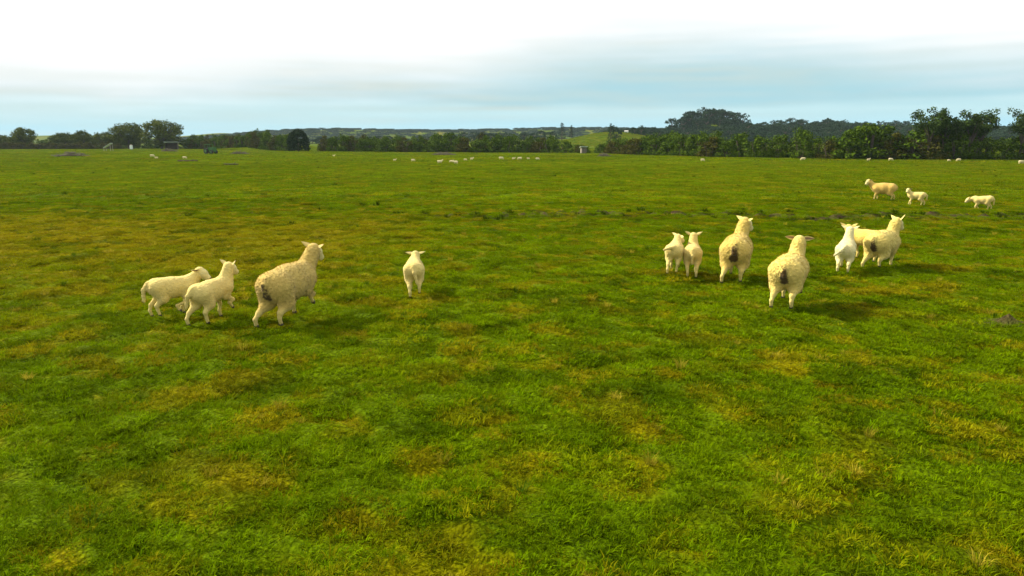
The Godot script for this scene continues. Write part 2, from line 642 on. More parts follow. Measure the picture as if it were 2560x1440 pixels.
func plant(protos: Array, which: int, called: String, label: String, group: String, x: float, z: float, h_scale: float, w_scale: float, turn: float) -> void:
	var o := thing(called, label, "tree", on_ground(x, z, 0.05), turn, group)
	o.scale = Vector3(w_scale, h_scale, w_scale)
	part("trunk", protos[which][0], o)
	part("crown", protos[which][1], o)


func build_trees() -> void:
	var r := RandomNumberGenerator.new()
	r.seed = 31
	var m := leaf_material(0.35, 0.6)
	var bark := plain(Color(0.075, 0.058, 0.042), 0.95)
	var scrub := []
	var brown := []
	var tall := []
	var hill := []
	for k in 4:
		scrub.append(tree_proto("scrub", 40 + k, m, bark))
		hill.append(tree_proto("hill", 60 + k, m, bark))
		tall.append(tree_proto("tall", 70 + k, m, bark))
	for k in 3:
		brown.append(tree_proto("brown_scrub", 50 + k, m, bark))
	var broad := [tree_proto("broad", 80, m, bark), tree_proto("broad", 81, m, bark)]
	var dome := [tree_proto("dome", 90, m, bark)]
	var pine := [tree_proto("conifer", 95, m, bark), tree_proto("conifer", 96, m, bark)]
	# belts of scrub: a base line, rows behind it, height of the tops
	var belts := [
		["right", [Vector2(80, -80), Vector2(64, -87), Vector2(46, -92), Vector2(31, -105), Vector2(21, -128), Vector2(19, -137)], [3.3, 3.2, 3.5, 3.5, 3.0, 2.4]],
		["gap", [Vector2(18.5, -140), Vector2(12.5, -143)], [2.0, 2.2]],
		["middle", [Vector2(11.5, -143), Vector2(-16, -154), Vector2(-46, -167)], [3.3, 3.7, 3.8]],
		["left", [Vector2(-57, -176), Vector2(-95, -222), Vector2(-110, -232)], [4.0, 4.2, 4.3]]]
	for b in belts:
		var pts: Array = b[1]
		for row in 3:
			for k in pts.size() - 1:
				var p0: Vector2 = pts[k]
				var p1: Vector2 = pts[k + 1]
				var n := maxi(1, int(p0.distance_to(p1) / (2.5 + 0.5 * row)))
				for i in n:
					var t := (i + r.randf_range(0.2, 0.8)) / n
					var p := p0.lerp(p1, t) + Vector2(r.randf_range(-0.5, 0.5), -row * 3.4 - r.randf_range(0.0, 1.4))
					var h: float = lerpf(b[2][k], b[2][k + 1], t) * r.randf_range(0.72, 1.16) * (1.0 + 0.07 * row) / 3.9
					var w := r.randf_range(0.8, 1.1)
					if b[0] == "gap":
						w = 0.8
					if r.randf() < (0.34 if row == 0 else 0.12):
						plant(brown, r.randi() % 3, "scrub_tree", "low olive brown scrub tree in the dark belt edging the %s paddock" % ("far left" if b[0] == "left" else "far"), "olive scrub trees of the belt", p.x, p.y, h, w, r.randf() * TAU)
					else:
						plant(scrub, r.randi() % 4, "scrub_tree", "dense green scrub tree with lumpy dome crown in the belt behind the paddock", "green scrub trees of the belt", p.x, p.y, h, w, r.randf() * TAU)
	# rushes and low scrub on the bank at the far left
	for i in 34:
		plant(brown, i % 3, "bank_shrub", "low brown shrub on the rough bank below the far left trees", "brown shrubs on the bank", -186.0 + i * 1.75 + r.randf(), -222.0 - r.randf() * 4.0, r.randf_range(0.5, 0.68), r.randf_range(0.8, 1.1), r.randf() * TAU)
	for i in 22:
		plant(scrub, i % 4, "bank_shrub", "green shrub in the row behind the brown bank at the far left", "green shrubs behind the bank", -188.0 + i * 3.1 + r.randf(), -247.0 - r.randf() * 4.0, r.randf_range(0.85, 1.25), r.randf_range(1.0, 1.3), r.randf() * TAU)
	# separate far trees on the left
	plant(broad, 0, "round_tree", "large yellow green round tree standing alone before the left belt", "", -115.0, -228.0, 1.03, 1.28, 0.4)
	plant(broad, 1, "round_tree", "darker round tree touching the large yellow green one", "", -128.5, -233.0, 0.9, 1.0, 2.0)
	plant(broad, 0, "round_tree", "round tree at the end of the brown bank with a split top", "", -164.0, -234.0, 0.78, 0.72, 3.0)
	plant(broad, 1, "round_tree", "small round tree with a knobbly top above the brown bank", "", -147.0, -238.0, 0.66, 0.52, 1.0)
	for e in [[-156.0, 0.58, 0.75], [-151.0, 0.5, 0.7], [-142.0, 0.6, 0.72], [-137.0, 0.56, 0.6], [-132.0, 0.5, 0.55], [-171.0, 0.45, 0.7], [-178.0, 0.5, 0.8]]:
		plant(broad, 1, "round_tree", "low dark round tree in the row above the brown bank", "low trees above the bank", e[0], -242.0, e[1], e[2], e[0])
	plant(dome, 0, "dome_shrub", "very dark smooth dome shaped tree at the end of the belt", "", -51.8, -168.5, 1.16, 1.0, 0.0)
	# tall open trees on the right
	for e in [[53.6, -89.5, 1.02, 0.82, 0, 0.3], [56.4, -90.5, 1.0, 1.05, 1, 1.4], [59.5, -90.0, 0.97, 1.0, 2, 2.0], [61.8, -91.5, 0.9, 0.8, 3, 3.1]]:
		plant(tall, e[4], "tall_tree", "tall open crowned tree with sky between its clumps above the right belt", "tall open trees of the right belt", e[0], e[1], e[2], e[3], e[5])
	plant(tall, 2, "tall_tree", "thin tall tree with sparse clumps behind the rail gate", "", 65.8, -90.0, 1.0, 0.75, 5.0)
	for e in [[45.6, -92.5, 1.12], [47.4, -92.0, 1.30], [49.6, -93.0, 1.22], [52.2, -91.0, 1.05], [54.5, -91.5, 1.25], [57.6, -91.8, 1.3], [60.0, -92.2, 1.15]]:
		plant(scrub, int(absf(e[0])) % 4, "bushy_tree", "bushy dark tree rising above the right hand belt", "bushy trees of the right belt", e[0], e[1], e[2], 1.4, e[0])
	# hills: trees over the slopes and along the crest, the bare paddock hill left open
	for i in 150:
		var x := r.randf_range(58.0, 330.0)
		var z := r.randf_range(-462.0, -345.0)
		var open := pow((x - 46.0) / 26.0, 2.0) + pow((z + 312.0) / 40.0, 2.0)
		if open < 2.4 or hill_height(x, z) < 1.0:
			continue
		var s := r.randf_range(0.75, 1.1)
		plant(hill, i % 4, "hill_tree", "dark spreading tree on the wooded hill beyond the belt", "trees of the wooded hill", x, z, s, s * r.randf_range(0.9, 1.2), r.randf() * TAU)
	for i in 22:
		var a := i / 22.0
		plant(hill, i % 4, "crest_tree", "flat topped tree on the crest of the wooded hill", "crest trees of the wooded hill", lerpf(98.0, 137.0, a) + r.randf_range(-1, 1), -420.0 + r.randf_range(-8, 8), r.randf_range(1.25, 1.7), r.randf_range(1.2, 1.7), r.randf() * TAU)
	for i in 60:
		var x := r.randf_range(-130.0, 26.0)
		plant(hill, i % 4, "distant_tree", "hazy dark tree on the low rise behind the middle belt", "trees on the low rise", x, r.randf_range(-440.0, -370.0), r.randf_range(0.5, 0.95) * (0.75 if x < -40.0 else 1.0), r.randf_range(0.8, 1.1), r.randf() * TAU)
	plant(pine, 0, "pine_tree", "tall ragged pine with open tiers beside the bare grass hill", "", 24.0, -335.0, 0.95, 1.35, 0.3)
	plant(pine, 1, "pine_tree", "short slim pine between the ragged pine and the bare hill", "", 28.5, -335.0, 0.72, 0.7, 1.3)
	plant(pine, 1, "pine_tree", "slim pine in front of the bare grass hill", "", 36.5, -258.0, 0.86, 0.8, 2.3)
	plant(hill, 1, "distant_tree", "rounded dark tree next to the slim pine", "", 39.5, -262.0, 0.95, 0.6, 2.3)
	for e in [[52.0, -296.0, 0.5], [55.0, -297.0, 0.62], [58.5, -292.0, 0.45], [44.0, -300.0, 0.4], [63.0, -300.0, 0.7], [67.0, -305.0, 0.6], [50.5, -338.0, 0.6], [56.0, -344.0, 0.75], [61.0, -350.0, 1.0], [66.0, -352.0, 1.05], [72.0, -356.0, 0.8]]:
		plant(hill, 2, "distant_tree", "dark tree along the skyline between bare hill and wooded hill", "skyline trees", e[0], e[1], e[2], e[2], e[0])
	# far woods on the ridge: one mass
	var mm := MultiMesh.new()
	mm.transform_format = MultiMesh.TRANSFORM_3D
	mm.mesh = hill[0][1]
	mm.instance_count = 1500
	for i in 1500:
		var x := r.randf_range(-560.0, 420.0)
		var z := r.randf_range(-985.0, -820.0)
		var s := r.randf_range(0.7, 1.3)
		mm.set_instance_transform(i, Transform3D(Basis(Vector3.UP, r.randf() * TAU).scaled(Vector3(s * 1.8, s, s * 1.8)), Vector3(x, hill_height(x, z) - 3.3 * s, z)))
	var slope := MultiMesh.new()
	slope.transform_format = MultiMesh.TRANSFORM_3D
	slope.mesh = hill[1][1]
	var spots := []
	while spots.size() < 900:
		var x := r.randf_range(56.0, 330.0)
		var z := r.randf_range(-470.0, -330.0)
		if pow((x - 46.0) / 26.0, 2.0) + pow((z + 312.0) / 40.0, 2.0) > 1.9:
			var s := r.randf_range(0.55, 0.9)
			spots.append(Transform3D(Basis(Vector3.UP, r.randf() * TAU).scaled(Vector3(s * 1.5, s, s * 1.5)), Vector3(x, hill_height(x, z) - 0.8, z)))
	slope.instance_count = spots.size()
	for i in spots.size():
		slope.set_instance_transform(i, spots[i])
	var w := MultiMeshInstance3D.new()
	w.name = "hillside_woods"
	w.multimesh = slope
	w.set_meta("kind", "stuff")
	tag(w, "dark close woods covering the slopes of the hill", "woods")
	add_child(w)
	var o := MultiMeshInstance3D.new()
	o.name = "distant_woods"
	o.multimesh = mm
	o.set_meta("kind", "stuff")
	tag(o, "hazy blue woods along the far ridge", "woods")
	add_child(o)


# ---------------------------------------------------------------- sheep
# a capsule whose radius runs from ra to rb, added to a field of summed exponentials
func add_bone(acc: PackedFloat32Array, n: Vector3i, o: Vector3, c: float, k: float, bone: Array) -> void:
	var a: Vector3 = bone[0]
	var b: Vector3 = bone[1]
	var ra: float = bone[2]
	var rb: float = bone[3]
	var m := maxf(ra, rb) + 4.5 / k
	var lo := a.min(b) - Vector3.ONE * m
	var hi := a.max(b) + Vector3.ONE * m
	var i0 := maxi(0, int((lo.x - o.x) / c))
	var j0 := maxi(0, int((lo.y - o.y) / c))
	var k0 := maxi(0, int((lo.z - o.z) / c))
	var i1 := mini(n.x - 1, int((hi.x - o.x) / c) + 1)
	var j1 := mini(n.y - 1, int((hi.y - o.y) / c) + 1)
	var k1 := mini(n.z - 1, int((hi.z - o.z) / c) + 1)
	var ab := b - a
	var inv := 1.0 / maxf(ab.length_squared(), 1e-9)
	var dr := rb - ra
	for kk in range(k0, k1 + 1):
		for jj in range(j0, j1 + 1):
			var at := (kk * n.y + jj) * n.x
			for ii in range(i0, i1 + 1):
				var p := Vector3(o.x + ii * c, o.y + jj * c, o.z + kk * c) - a
				var t := clampf(p.dot(ab) * inv, 0.0, 1.0)
				var d := (p - ab * t).length() - ra - dr * t
				if d * k < 5.0:
					acc[at + ii] += exp(-k * d)


# surface nets over two fields (soft body, tight limbs): [positions, normals, indices]
func net(soft: Array, tight: Array, c: float, ks: float, kt: float, blend: float) -> Array:
	var lo := Vector3.ONE * 1e9
	var hi := -lo
	for b in soft + tight:
		var rr: float = maxf(b[2], b[3]) + 0.05
		lo = lo.min(b[0] - Vector3.ONE * rr).min(b[1] - Vector3.ONE * rr)
		hi = hi.max(b[0] + Vector3.ONE * rr).max(b[1] + Vector3.ONE * rr)
	var n := Vector3i((hi - lo) / c) + Vector3i(2, 2, 2)
	var total := n.x * n.y * n.z
	var fa := PackedFloat32Array()
	var fb := PackedFloat32Array()
	fa.resize(total)
	fb.resize(total)
	for b in soft:
		add_bone(fa, n, lo, c, ks, b)
	for b in tight:
		add_bone(fb, n, lo, c, kt, b)
	for i in total:
		var da := -log(fa[i]) / ks if fa[i] > 1e-6 else 0.4
		var db := -log(fb[i]) / kt if fb[i] > 1e-6 else 0.4
		var h := maxf(blend - absf(da - db), 0.0) / blend
		fa[i] = minf(da, db) - h * h * blend * 0.25
	var at := PackedInt32Array()
	at.resize(total)
	var pos := PackedVector3Array()
	var nxy := n.x * n.y
	var off := [0, 1, n.x, n.x + 1, nxy, nxy + 1, nxy + n.x, nxy + n.x + 1]
	var o0: int = off[1]
	var o2: int = off[2]
	var o3: int = off[3]
	var o4: int = off[4]
	var o5: int = off[5]
	var o6: int = off[6]
	var o7: int = off[7]
	var ends := [[0, 1], [2, 3], [4, 5], [6, 7], [0, 2], [1, 3], [4, 6], [5, 7], [0, 4], [1, 5], [2, 6], [3, 7]]
	for kk in n.z - 1:
		for jj in n.y - 1:
			var row := (kk * n.y + jj) * n.x
			for ii in n.x - 1:
				var q := row + ii
				var f0 := fa[q]
				if absf(f0) > 3.0 * c:
					continue
				var s0 := f0 < 0.0
				if (fa[q + o0] < 0.0) == s0 and (fa[q + o2] < 0.0) == s0 and (fa[q + o3] < 0.0) == s0 and (fa[q + o4] < 0.0) == s0 and (fa[q + o5] < 0.0) == s0 and (fa[q + o6] < 0.0) == s0 and (fa[q + o7] < 0.0) == s0:
					continue
				var sum := Vector3.ZERO
				var cnt := 0
				for e in ends:
					var g0 := fa[q + off[e[0]]]
					var g1 := fa[q + off[e[1]]]
					if (g0 < 0.0) != (g1 < 0.0):
						var t := g0 / (g0 - g1)
						var u0 := Vector3(e[0] & 1, (e[0] >> 1) & 1, (e[0] >> 2) & 1)
						var u1 := Vector3(e[1] & 1, (e[1] >> 1) & 1, (e[1] >> 2) & 1)
						sum += u0.lerp(u1, t)
						cnt += 1
				at[q] = pos.size()
				pos.append(lo + (Vector3(ii, jj, kk) + sum / cnt) * c)
	var idx := PackedInt32Array()
	for kk in range(1, n.z - 1):
		for jj in range(1, n.y - 1):
			var row := (kk * n.y + jj) * n.x
			for ii in range(1, n.x - 1):
				var q := row + ii
				var f0 := fa[q]
				if absf(f0) > 2.0 * c:
					continue
				var s0 := f0 < 0.0
				for ax in 3:
					var st: int = [1, n.x, nxy][ax]
					if (fa[q + st] < 0.0) == s0:
						continue
					var su: int = [n.x, nxy, 1][ax]
					var sv: int = [nxy, 1, n.x][ax]
					var a := at[q]
					var b := at[q - su]
					var d := at[q - su - sv]
					var e := at[q - sv]
					if s0:
						idx.append_array([a, d, b, a, e, d])
					else:
						idx.append_array([a, b, d, a, d, e])
	return [pos, normals_of(pos, idx), idx]


func normals_of(pos: PackedVector3Array, idx: PackedInt32Array) -> PackedVector3Array:
	var nor := PackedVector3Array()
	nor.resize(pos.size())
	for i in range(0, idx.size(), 3):
		var f := (pos[idx[i + 2]] - pos[idx[i]]).cross(pos[idx[i + 1]] - pos[idx[i]])
		nor[idx[i]] += f
		nor[idx[i + 1]] += f
		nor[idx[i + 2]] += f
	var mid := Vector3.ZERO
	for p in pos:
		mid += p
	mid /= maxf(pos.size(), 1)
	var turn := 0.0
	for i in pos.size():
		nor[i] = nor[i].normalized()
		turn += nor[i].dot(pos[i] - mid)
	if turn < 0.0:
		for i in nor.size():
			nor[i] = -nor[i]
	return nor


# a leaf shaped ear from root along dir; face is where its hollow points
func ear(pos: PackedVector3Array, nor: PackedVector3Array, col: PackedColorArray, idx: PackedInt32Array, root: Vector3, dir: Vector3, face: Vector3, long: float, wide: float, outer: Color, inner: Color) -> void:
	var d := dir.normalized()
	var s := d.cross(face).normalized()
	var f := s.cross(d).normalized()
	var base := pos.size()
	var rings := 8
	var sides := 10
	for i in rings + 1:
		var t := float(i) / rings
		var w := wide * 0.5 * sin(PI * pow(lerpf(0.16, 1.0, t), 0.8)) + 0.001
		var droop := -f * long * 0.10 * t * t
		for j in sides:
			var a := TAU * j / sides
			var hollow := f * (w * 0.35 * cos(a) * cos(a) - (w * 0.26 if sin(a) > 0.0 else 0.0))
			var p := root + d * long * t + s * w * cos(a) + f * 0.006 * sin(a) + hollow + droop
			pos.append(p)
			nor.append((s * cos(a) * 0.4 + f * (1.0 if sin(a) >= 0.0 else -1.0)).normalized())
			col.append(inner if sin(a) > 0.75 else outer)
	for i in rings:
		for j in sides:
			var a := base + i * sides + j
			var b := base + i * sides + (j + 1) % sides
			idx.append_array([a, b, a + sides, b, b + sides, a + sides])


# P: lamb, foot (FL FR HL HR offsets), poll, face, tail (points), ears, dirt, tone
func sheep_body(P: Dictionary) -> Array:
	var lamb: bool = P.get("lamb", false)
	var soft := []
	var tight := []
	var hoofs := []
	var poll: Vector3 = P.poll
	var face: Vector3 = (P.face as Vector3).normalized()
	var foot: Array = P.foot
	var body_tilt: float = P.get("tilt", 0.0)
	var chest: Vector3
	var rump: Vector3
	var neck0: Vector3
	var wide: float
	if lamb:
		chest = Vector3(0, 0.375 + body_tilt, -0.17)
		rump = Vector3(0, 0.385 - body_tilt, 0.19)
		soft.append([chest, Vector3(0, 0.362, 0.02), 0.120, 0.130])
		soft.append([Vector3(0, 0.362, 0.02), rump, 0.130, 0.117])
		neck0 = chest + Vector3(0, 0.055, -0.06)
		soft.append([neck0, poll.lerp(neck0, 0.10) + Vector3(0, -0.015, 0.01), 0.088, 0.066])
		wide = 0.065
		for s in [0, 1]:
			var sx: float = (-1.0 if s == 0 else 1.0)
			# fore leg
			var fo: Vector3 = Vector3(sx * 0.060, 0.022, -0.19) + foot[s]
			var sh := chest + Vector3(sx * wide, -0.02, 0.0)
			var el := chest + Vector3(sx * wide, -0.11, 0.035)
			var kn := el.lerp(fo, 0.48) + Vector3(0, 0.0, -0.022 - 0.5 * foot[s].y)
			var fe := fo + Vector3(0, 0.055, 0.014 + 0.25 * foot[s].y)
			soft.append([sh, el, 0.072, 0.046])
			tight.append([el, kn, 0.040, 0.0235])
			tight.append([kn, fe, 0.0225, 0.018])
			tight.append([fe, fo, 0.018, 0.019])
			hoofs.append([fo, kn])
			# hind leg
			var ho: Vector3 = Vector3(sx * 0.062, 0.022, 0.225) + foot[2 + s]
			var hp := rump + Vector3(sx * wide, 0.0, -0.005)
			var sf := rump + Vector3(sx * (wide + 0.012), -0.142, -0.045 + 0.35 * foot[2 + s].z)
			var hk := sf.lerp(ho, 0.44) + Vector3(0, 0.004, 0.058)
			var hf := ho + Vector3(0, 0.055, 0.016)
			soft.append([hp, sf, 0.092, 0.062])
			tight.append([sf, hk, 0.050, 0.027])
			tight.append([hk, hf, 0.0235, 0.018])
			tight.append([hf, ho, 0.018, 0.019])
			hoofs.append([ho, hk])
	else:
		chest = Vector3(0, 0.50 + body_tilt, -0.29)
		rump = Vector3(0, 0.515 - body_tilt, 0.29)
		soft.append([chest, Vector3(0, 0.485, -0.02), 0.200, 0.228])
		soft.append([Vector3(0, 0.485, -0.02), rump, 0.228, 0.198])
		neck0 = chest + Vector3(0, 0.08, -0.15)
		soft.append([neck0, poll.lerp(neck0, 0.10) + Vector3(0, -0.02, 0.015), 0.122, 0.106])
		wide = 0.10
		for s in [0, 1]:
			var sx: float = (-1.0 if s == 0 else 1.0)
			var fo: Vector3 = Vector3(sx * 0.10, 0.03, -0.31) + foot[s]
			var sh := chest + Vector3(sx * wide, -0.04, 0.0)
			var el := chest + Vector3(sx * (wide + 0.005), -0.175, 0.05)
			var kn := el.lerp(fo, 0.48) + Vector3(0, 0.0, -0.03 - 0.5 * foot[s].y)
			var fe := fo + Vector3(0, 0.075, 0.018 + 0.25 * foot[s].y)
			soft.append([sh, el, 0.120, 0.082])
			tight.append([el, kn, 0.064, 0.034])
			tight.append([kn, fe, 0.030, 0.023])
			tight.append([fe, fo, 0.023, 0.025])
			hoofs.append([fo, kn])
			var ho: Vector3 = Vector3(sx * 0.11, 0.03, 0.37) + foot[2 + s]
			var hp := rump + Vector3(sx * wide, -0.01, 0.0)
			var sf := rump + Vector3(sx * (wide + 0.022), -0.225, -0.06 + 0.35 * foot[2 + s].z)
			var hk := sf.lerp(ho, 0.42) + Vector3(0, 0.0, 0.085)
			var hf := ho + Vector3(0, 0.075, 0.02)
			soft.append([hp, sf, 0.150, 0.104])
			tight.append([sf, hk, 0.080, 0.040])
			tight.append([hk, hf, 0.034, 0.024])
			tight.append([hf, ho, 0.024, 0.025])
			hoofs.append([ho, hk])
	var tail: Array = P.tail
	for k in tail.size() - 1:
		var ra: float = (0.030 if lamb else 0.042) * (1.0 - 0.22 * k)
		tight.append([tail[k], tail[k + 1], ra, ra * 0.82])
	var c := 0.0115 if lamb else 0.0155
	var got := net(soft, tight, c, 60.0 if lamb else 36.0, 150.0 if lamb else 110.0, 0.035 if lamb else 0.05)
	var pos: PackedVector3Array = got[0]
	var nor: PackedVector3Array = got[1]
	var idx: PackedInt32Array = got[2]
	# fleece: tufts stand out on the body, not on the shanks
	var amp := 0.005 if lamb else 0.010
	var leg_top := 0.18 if lamb else 0.22
	var off := Vector3(poll.x * 37.0, 5.0, poll.z * 91.0 + P.get("seed", 0.0))
	for i in pos.size():
		var w := smoothstep(leg_top - 0.05, leg_top + 0.06, pos[i].y)
		var sc := 1.3 if lamb else 1.0
		pos[i] += nor[i] * amp * w * (nz_wool.get_noise_3dv(pos[i] * sc + off) + 0.5 * nz_wool.get_noise_3dv(pos[i] * 2.3 * sc + off))
	nor = normals_of(pos, idx)
	var col := PackedColorArray()
	col.resize(pos.size())
	var tone: Color = P.get("tone", Color(0.78, 0.63, 0.22) if lamb else Color(0.71, 0.54, 0.14))
	var shank := tone.lerp(Color(0.72, 0.60, 0.21), 0.6)
	var dirt_shade: float = P.get("dirt_shade", 0.0)
	var stain_shade := rump + (Vector3(0, -0.05, 0.18) if not lamb else Vector3(0, -0.06, 0.10))
	for i in pos.size():
		var p := pos[i]
		var v := nz_wool.get_noise_3dv(p * 0.5 + off)
		var cc := tone * (1.0 + 0.10 * v)
		cc = cc.lerp(Color(0.62, 0.42, 0.13), clampf(0.30 * nz_wool.get_noise_3dv(p * 0.16 + off * 2.0) + 0.06, 0.0, 0.35))
		cc = cc.lerp(shank, smoothstep(leg_top + 0.03, leg_top - 0.05, p.y))
		if dirt_shade > 0.0:  # dung-matted wool below the tail, plus painted shade between the thighs
			var q := p - stain_shade
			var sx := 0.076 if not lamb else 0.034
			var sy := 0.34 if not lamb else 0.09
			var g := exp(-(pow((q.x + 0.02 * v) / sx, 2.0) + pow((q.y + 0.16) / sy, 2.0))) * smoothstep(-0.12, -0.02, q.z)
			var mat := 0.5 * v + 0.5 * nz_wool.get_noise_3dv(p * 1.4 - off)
			cc = cc.lerp(Color(0.066, 0.038, 0.018), 0.95 * smoothstep(0.34, 0.66, dirt_shade * g + 0.55 * mat * smoothstep(0.05, 0.3, g)))
		cc.a = 1.0
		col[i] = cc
	# locks of wool lying over the fleece, combed back and down
	var rw := RandomNumberGenerator.new()
	rw.seed = int(P.get("seed", 0.0)) + 7
	var lock := 0.015 if lamb else 0.026
	for i in range(0, got[0].size(), 2 if lamb else 1):
		var p := pos[i]
		if p.y < leg_top or rw.randf() < 0.5:
			continue
		var nn := nor[i]
		var along := (Vector3(rw.randfn() * 0.6, -0.7 + rw.randfn() * 0.5, 0.8 + rw.randfn() * 0.5)).slide(nn).normalized()
		var wide_dir := nn.cross(along)
		var tip := p + along * lock * rw.randf_range(0.6, 1.2) + nn * lock * rw.randf_range(0.15, 0.5)
		var w := wide_dir * lock * 0.24
		var fn := (along * -0.3 + nn).normalized()
		var v := pos.size()
		var tint := col[i] * rw.randf_range(0.92, 1.2)
		tint.a = 1.0
		pos.append_array([p - w - nn * 0.004, p + w - nn * 0.004, tip])
		nor.append_array([fn, fn, fn])
		col.append_array([tint, tint, tint])
		idx.append_array([v, v + 1, v + 2])
	# ---- head on a finer grid, its neck stump sunk into the fleece
	var hs := 0.72 if lamb else 1.0
	var up := (Vector3.UP - face * face.y).normalized()
	var side := face.cross(up)
	var stump := poll.lerp(neck0, 0.30) + Vector3(0, -0.01, 0.0)
	var hb := [
		[stump, poll - up * 0.02 * hs, 0.066 * hs, 0.074 * hs],
		[poll, poll + face * 0.075 * hs - up * 0.012 * hs, 0.088 * hs, 0.078 * hs],
		[poll + face * 0.07 * hs - up * 0.02 * hs, poll + face * 0.185 * hs - up * 0.055 * hs, 0.066 * hs, 0.042 * hs],
		[poll + face * 0.05 * hs - up * 0.065 * hs, poll + face * 0.17 * hs - up * 0.082 * hs, 0.050 * hs, 0.030 * hs]]
	var hd := net([], hb, 0.0075 if lamb else 0.0095, 60.0, 130.0, 0.02)
	var hp_: PackedVector3Array = hd[0]
	var hn: PackedVector3Array = hd[1]
	var skin := Color(0.74, 0.64, 0.28)
	var v0 := pos.size()
	var nose := poll + face * 0.218 * hs - up * 0.062 * hs
	for i in hp_.size():
		var rel := (hp_[i] - poll) / hs
		var along := rel.dot(face)
		var cc := tone.lerp(skin, smoothstep(0.0, 0.06, along))
		cc = cc.lerp(Color(0.14, 0.095, 0.075), smoothstep(0.045, 0.02, (hp_[i] - nose).length() / hs))
		cc *= 1.0 + 0.06 * nz_wool.get_noise_3dv(hp_[i])
		cc.a = 1.0
		pos.append(hp_[i] + hn[i] * 0.004 * nz_wool.get_noise_3dv(hp_[i] * 2.0) * smoothstep(0.05, 0.0, along))
		nor.append(hn[i])
		col.append(cc)
	for i in hd[2]:
		idx.append(i + v0)
	var ears: Array = P.get("ears", [Vector3(1, 0.15, 0.1), Vector3(1, 0.15, 0.1)])
	for s in [0, 1]:
		var sx: float = (-1.0 if s == 0 else 1.0)
		var e: Vector3 = ears[s]
		var dir := side * sx * e.x + up * e.y - face * e.z
		var hollow := (face * 0.75 - up * 0.25 + side * sx * 0.1) if P.get("ear_fwd", true) else (-face * 0.8 - up * 0.3)
		ear(pos, nor, col, idx, poll + side * sx * 0.062 * hs + up * 0.045 * hs, dir, hollow, 0.15 * hs, 0.066 * hs, tone.lerp(skin, 0.4), Color(0.30, 0.19, 0.11))
	var eyes := []
	for sx in [-1.0, 1.0]:
		eyes.append(poll + face * 0.085 * hs + side * sx * 0.060 * hs + up * 0.008 * hs)
	return [pos, nor, col, idx, hoofs, eyes, hs]


func hoof_mesh(long: float, m: Material) -> ArrayMesh:
	# two toes, wider at the ground, with a cleft between them
	var st := SurfaceTool.new()
	st.begin(Mesh.PRIMITIVE_TRIANGLES)
	for s in [-1.0, 1.0]:
		var x0: float = s * 0.06 * long
		var x1: float = s * 0.56 * long
		var v := [Vector3(x0, 0, -0.75 * long), Vector3(x1 * 0.8, 0, -0.6 * long), Vector3(x1, 0, 0.5 * long), Vector3(x0, 0, 0.55 * long),
			Vector3(x0, 0.7 * long, -0.3 * long), Vector3(x1 * 0.72, 0.7 * long, -0.25 * long), Vector3(x1 * 0.8, 0.95 * long, 0.4 * long), Vector3(x0, 0.95 * long, 0.42 * long)]
		for f in [[0, 1, 5, 4], [1, 2, 6, 5], [2, 3, 7, 6], [3, 0, 4, 7], [4, 5, 6, 7], [3, 2, 1, 0]]:
			for k in [0, 1, 2, 0, 2, 3]:
				st.add_vertex(v[f[k]])
	st.generate_normals()
	st.set_material(m)
	return st.commit()


